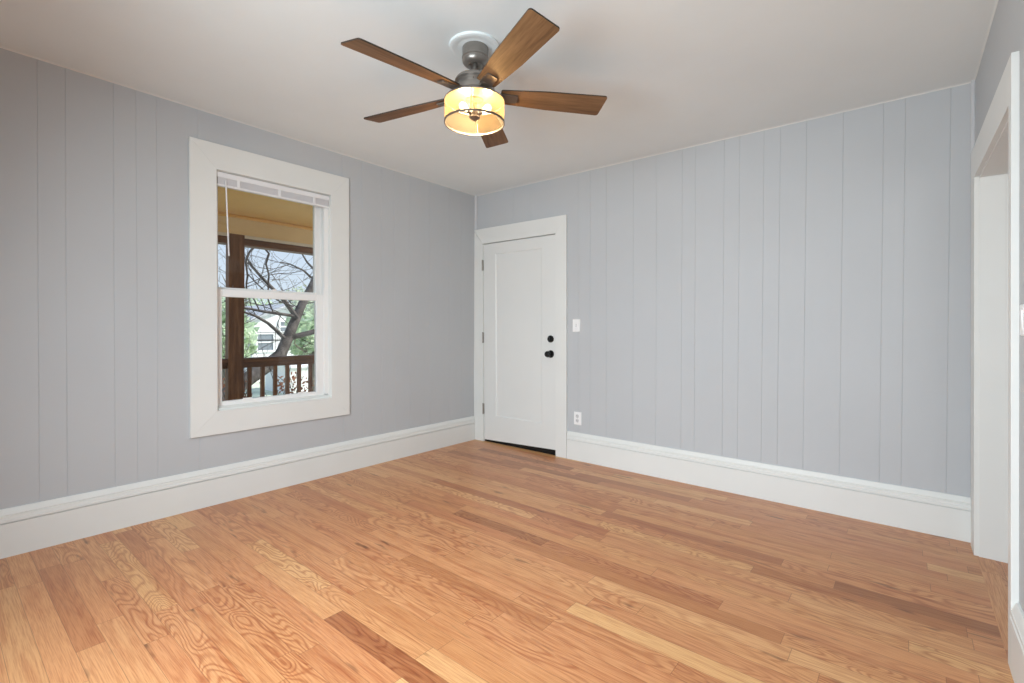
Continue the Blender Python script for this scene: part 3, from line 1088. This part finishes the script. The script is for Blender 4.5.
t = tag(empty('leaning_tree', (-9.5, 2.3, -1.3)), 'leaning grey tree trunk rising behind the porch railing', 'tree')
b = MB()
tp = [(-9.5, 2.35, -1.35), (-9.5, 2.9, -.62), (-9.5, 3.13, -.36), (-9.5, 3.45, -.12), (-9.5, 3.84, .16), (-9.5, 4.18, .38), (-9.5, 4.45, .60), (-9.5, 4.66, 1.10), (-9.5, 4.87, 1.59), (-9.5, 5.06, 1.95), (-9.5, 5.29, 2.43), (-9.5, 5.47, 3.08), (-9.5, 5.51, 4.05)]
b.tube(tp, [.22, .17, .15, .14, .135, .125, .112, .10, .082, .07, .06, .05, .035], 14)
b.build('trunk', M['bark'], t, smooth=True)
b = MB()
limb(b, [(-9.5, 4.55, .90), (-9.3, 4.93, 1.01), (-9.2, 5.26, 1.13), (-9.1, 5.71, 1.32), (-9.0, 6.33, 1.73)], .055, .04, 8)
limb(b, [(-9.4, 4.46, .91), (-9.4, 4.3, 1.07), (-9.4, 4.15, 1.2), (-9.4, 3.93, 1.33), (-9.4, 3.71, 1.4), (-9.4, 3.4, 1.6)], .04, .015)
limb(b, [(-9.4, 4.7, 1.34), (-9.4, 4.38, 1.38), (-9.4, 4.11, 1.41), (-9.4, 3.83, 1.46), (-9.4, 3.5, 1.5)], .035, .02)
limb(b, [(-9.4, 4.72, 1.30), (-9.4, 4.47, 1.63), (-9.4, 4.32, 1.78), (-9.4, 4.04, 2.05), (-9.4, 3.79, 2.32)], .05, .02)
limb(b, [(-9.6, 5.2, 2.2), (-10, 5.34, 2.19), (-10, 5.14, 2.34), (-10, 4.86, 2.44), (-10, 4.65, 2.46)], .03, .01)
limb(b, [(-9.5, 5.3, 2.3), (-9.8, 5.4, 2.25), (-10, 5.23, 2.52), (-10, 5.07, 2.76)], .035, .015)
b.build('branches', M['bark'], t, smooth=True)
b = MB()
for p, d in (((-9.2, 5.26, 1.13), (0, 1, .4)), ((-9.1, 5.6, 1.3), (.2, .6, -.5)), ((-9.4, 4.15, 1.2), (0, -.8, .6)), ((-9.4, 3.93, 1.33), (0, -.6, .9)), ((-9.4, 4.11, 1.41), (0, -.4, 1)),
             ((-9.4, 4.4, 1.38), (0, -.2, -1)), ((-9.4, 4.3, 1.8), (.1, -.9, .5)), ((-9.4, 4.04, 2.05), (0, -.6, .4)), ((-10, 5.1, 2.36), (0, -1, .1)), ((-10, 4.86, 2.44), (0, -.8, -.4)),
             ((-9.4, 4.38, 1.4), (0, -1, .5)), ((-9.5, 3.67, .1), (.3, -.5, .6)), ((-9.5, 4.0, .3), (.4, 1, .2)), ((-9.5, 4.9, 1.6), (.2, 1, .3)), ((-9.5, 4.8, 1.5), (0, -1, .6)), ((-9.5, 4.6, 1.0), (.3, 1, -.4))):
    grow(b, p, d, .95, .009, 2)
b.build('twigs', M['twig'], t)

# a second, bare tree whose crooked limbs hang in front of the sky
t = tag(empty('bare_tree', (-8.6, 1.6, -1.3)), 'bare tree with crooked dark limbs against the sky beside the post', 'tree')
b = MB()
b.tube([(-8.6, 1.2, -1.35), (-8.6, 1.25, 0), (-8.6, 1.4, 1.2), (-8.6, 1.9, 2.4), (-8.6, 2.6, 3.1), (-8.6, 3.1, 3.3), (-8.6, 3.64, 2.9)], [.17, .14, .12, .09, .06, .045, .028], 10)
b.build('trunk', M['bark'], t, smooth=True)
b = MB()
limb(b, [(-8.6, 3.80, 2.98), (-8.6, 3.64, 2.65), (-8.6, 3.58, 2.51), (-8.6, 3.48, 2.38), (-8.6, 3.43, 2.22), (-8.6, 3.46, 1.99), (-8.6, 3.44, 1.85), (-8.6, 3.45, 1.75), (-8.6, 3.57, 1.59), (-8.6, 3.66, 1.4)], .022, .011, 7)
limb(b, [(-8.6, 3.55, 2.93), (-8.6, 3.62, 2.61), (-8.6, 3.71, 2.52), (-8.6, 3.81, 2.4), (-8.6, 3.76, 2.22), (-8.6, 3.81, 2.03), (-8.6, 3.80, 1.86), (-8.6, 3.80, 1.6), (-8.6, 3.9, 1.35)], .021, .011, 7)
limb(b, [(-8.6, 3.46, 2.02), (-8.6, 3.62, 1.86), (-8.6, 3.80, 1.70), (-8.6, 4.0, 1.58), (-8.6, 4.25, 1.50)], .009, .014, 6)
b.build('branches', M['twig'], t, smooth=True)
b = MB()
for p, d in (((-8.6, 3.44, 1.85), (0, 1, .2)), ((-8.6, 3.81, 2.03), (0, .9, .3)), ((-8.6, 3.62, 1.86), (0, .5, 1)), ((-8.6, 3.8, 1.7), (0, 1, .4)), ((-8.6, 3.45, 1.75), (0, -.6, -.6)), ((-8.6, 3.9, 1.4), (0, .7, -.6)),
             ((-8.6, 1.9, 2.2), (.2, .9, -.3)), ((-8.6, 1.6, 1.5), (.1, 1, .1)), ((-8.6, 1.5, 1.2), (0, 1, 0)), ((-8.6, 1.5, .9), (0, 1, -.2)), ((-8.6, 1.7, 1.9), (0, 1, .1)), ((-8.6, 3.6, 1.5), (0, 1, -.1)), ((-8.6, 4.1, 1.55), (0, 1, .5))):
    grow(b, p, d, .9, .008, 1)
b.build('twigs', M['twig'], t)


def foliage(mb, c, rx, ry, rz, n, size):
    for _ in range(n):
        while True:
            q = Vector((rng.uniform(-1, 1), rng.uniform(-1, 1), rng.uniform(-1, 1)))
            if q.length < 1:
                break
        q = q.normalized() * (q.length ** .5)
        p = Vector((c[0] + q.x * rx, c[1] + q.y * ry, c[2] + q.z * rz))
        a = Vector((rng.uniform(-1, 1), rng.uniform(-1, 1), rng.uniform(-1, 1))).normalized()
        e = a.orthogonal().normalized()
        f = a.cross(e)
        s = size * rng.uniform(.6, 1.3)
        V = [mb.v(p + e * s), mb.v(p + f * s * .55), mb.v(p - e * s), mb.v(p - f * s * .55)]
        mb.b.faces.new(V)


def leafy_tree(name, x, y, h, r, mat, label, trunk_h=1.2, n=1500, size=.13):
    t = tag(empty(name, (x, y, -1.3)), label, 'tree', 'trees beyond the yard')
    b = MB()
    b.tube([(x, y, -1.35), (x + .05, y + .05, -1.3 + trunk_h), (x - .05, y, -1.3 + h * .8)], [.16, .12, .04], 8)
    for k in range(7):
        grow(b, (x, y, -1.3 + trunk_h + k * .25 * (h - trunk_h) / 2), (rng.uniform(-1, 1), rng.uniform(-1, 1), .6), r * 1.1, .05, 1)
    b.build('trunk', M['pale_twig'], t)
    b = MB()
    for k in range(6):
        a = rng.uniform(0, 2 * pi)
        q = r * rng.uniform(.2, .6)
        foliage(b, (x + cos(a) * q, y + sin(a) * q, -1.3 + trunk_h + (h - trunk_h) * rng.uniform(.3, .75)), r * .62, r * .62, (h - trunk_h) * .34, n // 6, size)
    b.build('foliage', mat, t)


leafy_tree('leafy_tree', -15.9, 5.75, 3.4, .95, M['leaf'], 'pale green tree left of the white house beside the porch post')
leafy_tree('leafy_tree', -15.5, 8.35, 3.1, .9, M['leaf'], 'pale green tree just right of the leaning trunk')
leafy_tree('leafy_tree', -24.0, 13.9, 4.4, 1.6, M['leaf_grey'], 'grey green tree right of the white house')
leafy_tree('leafy_tree', -38.0, 15.2, 5.6, 2.0, M['leaf'], 'pale distant tree rising behind the roof of the white house')
leafy_tree('leafy_tree', -31.0, 16.6, 5.4, 1.9, M['leaf_grey'], 'tall distant grey green tree right of the white house roof')

# bare twiggy saplings that net the view
for i, (x, y, lab) in enumerate(((-12.2, 4.6, 'bare sapling left of the leaning trunk with a net of fine twigs'), (-12.8, 7.7, 'bare sapling right of the leaning trunk with fine pale twigs'))):
    t = tag(empty('bare_sapling', (x, y, -1.3)), lab, 'sapling', 'bare saplings in the yard')
    b = MB()
    b.tube([(x, y, -1.35), (x + .1, y + .05, .2), (x, y + .1, 1.6), (x + .1, y + .2, 3.2)], [.06, .045, .03, .01], 7)
    b.build('trunk', M['twig'] if i == 0 else M['pale_twig'], t, smooth=True)
    b = MB()
    for k in range(14):
        z = -.2 + k * .17
        a = rng.uniform(0, 2 * pi)
        grow(b, (x + .05, y + .08, z), (cos(a) * .5, sin(a) or .1, .45), 1.0, .009, 2)
    b.build('twigs', M['twig'] if i == 0 else M['pale_twig'], t)

for i, (x, y, lab) in enumerate(((-7.4, 2.75, 'rust brown shrub behind the railing beside the porch post'), (-7.5, 3.75, 'rust brown shrub behind the middle balusters'), (-7.3, 5.0, 'rust brown shrub behind the rightmost visible balusters'))):
    t = tag(empty('rust_shrub', (x, y, -1.3)), lab, 'shrub', 'rust brown shrubs behind the railing')
    b = MB()
    for k in range(10):
        grow(b, (x, y, -1.25), (rng.uniform(-.25, .25), rng.uniform(-.3, .3), 1), 1.45, .012, 1, .5)
    b.build('stems', M['twig'], t)
    b = MB()
    foliage(b, (x, y, .20), .28, .30, .22, 130, .035)
    b.build('foliage', M['rust'], t)
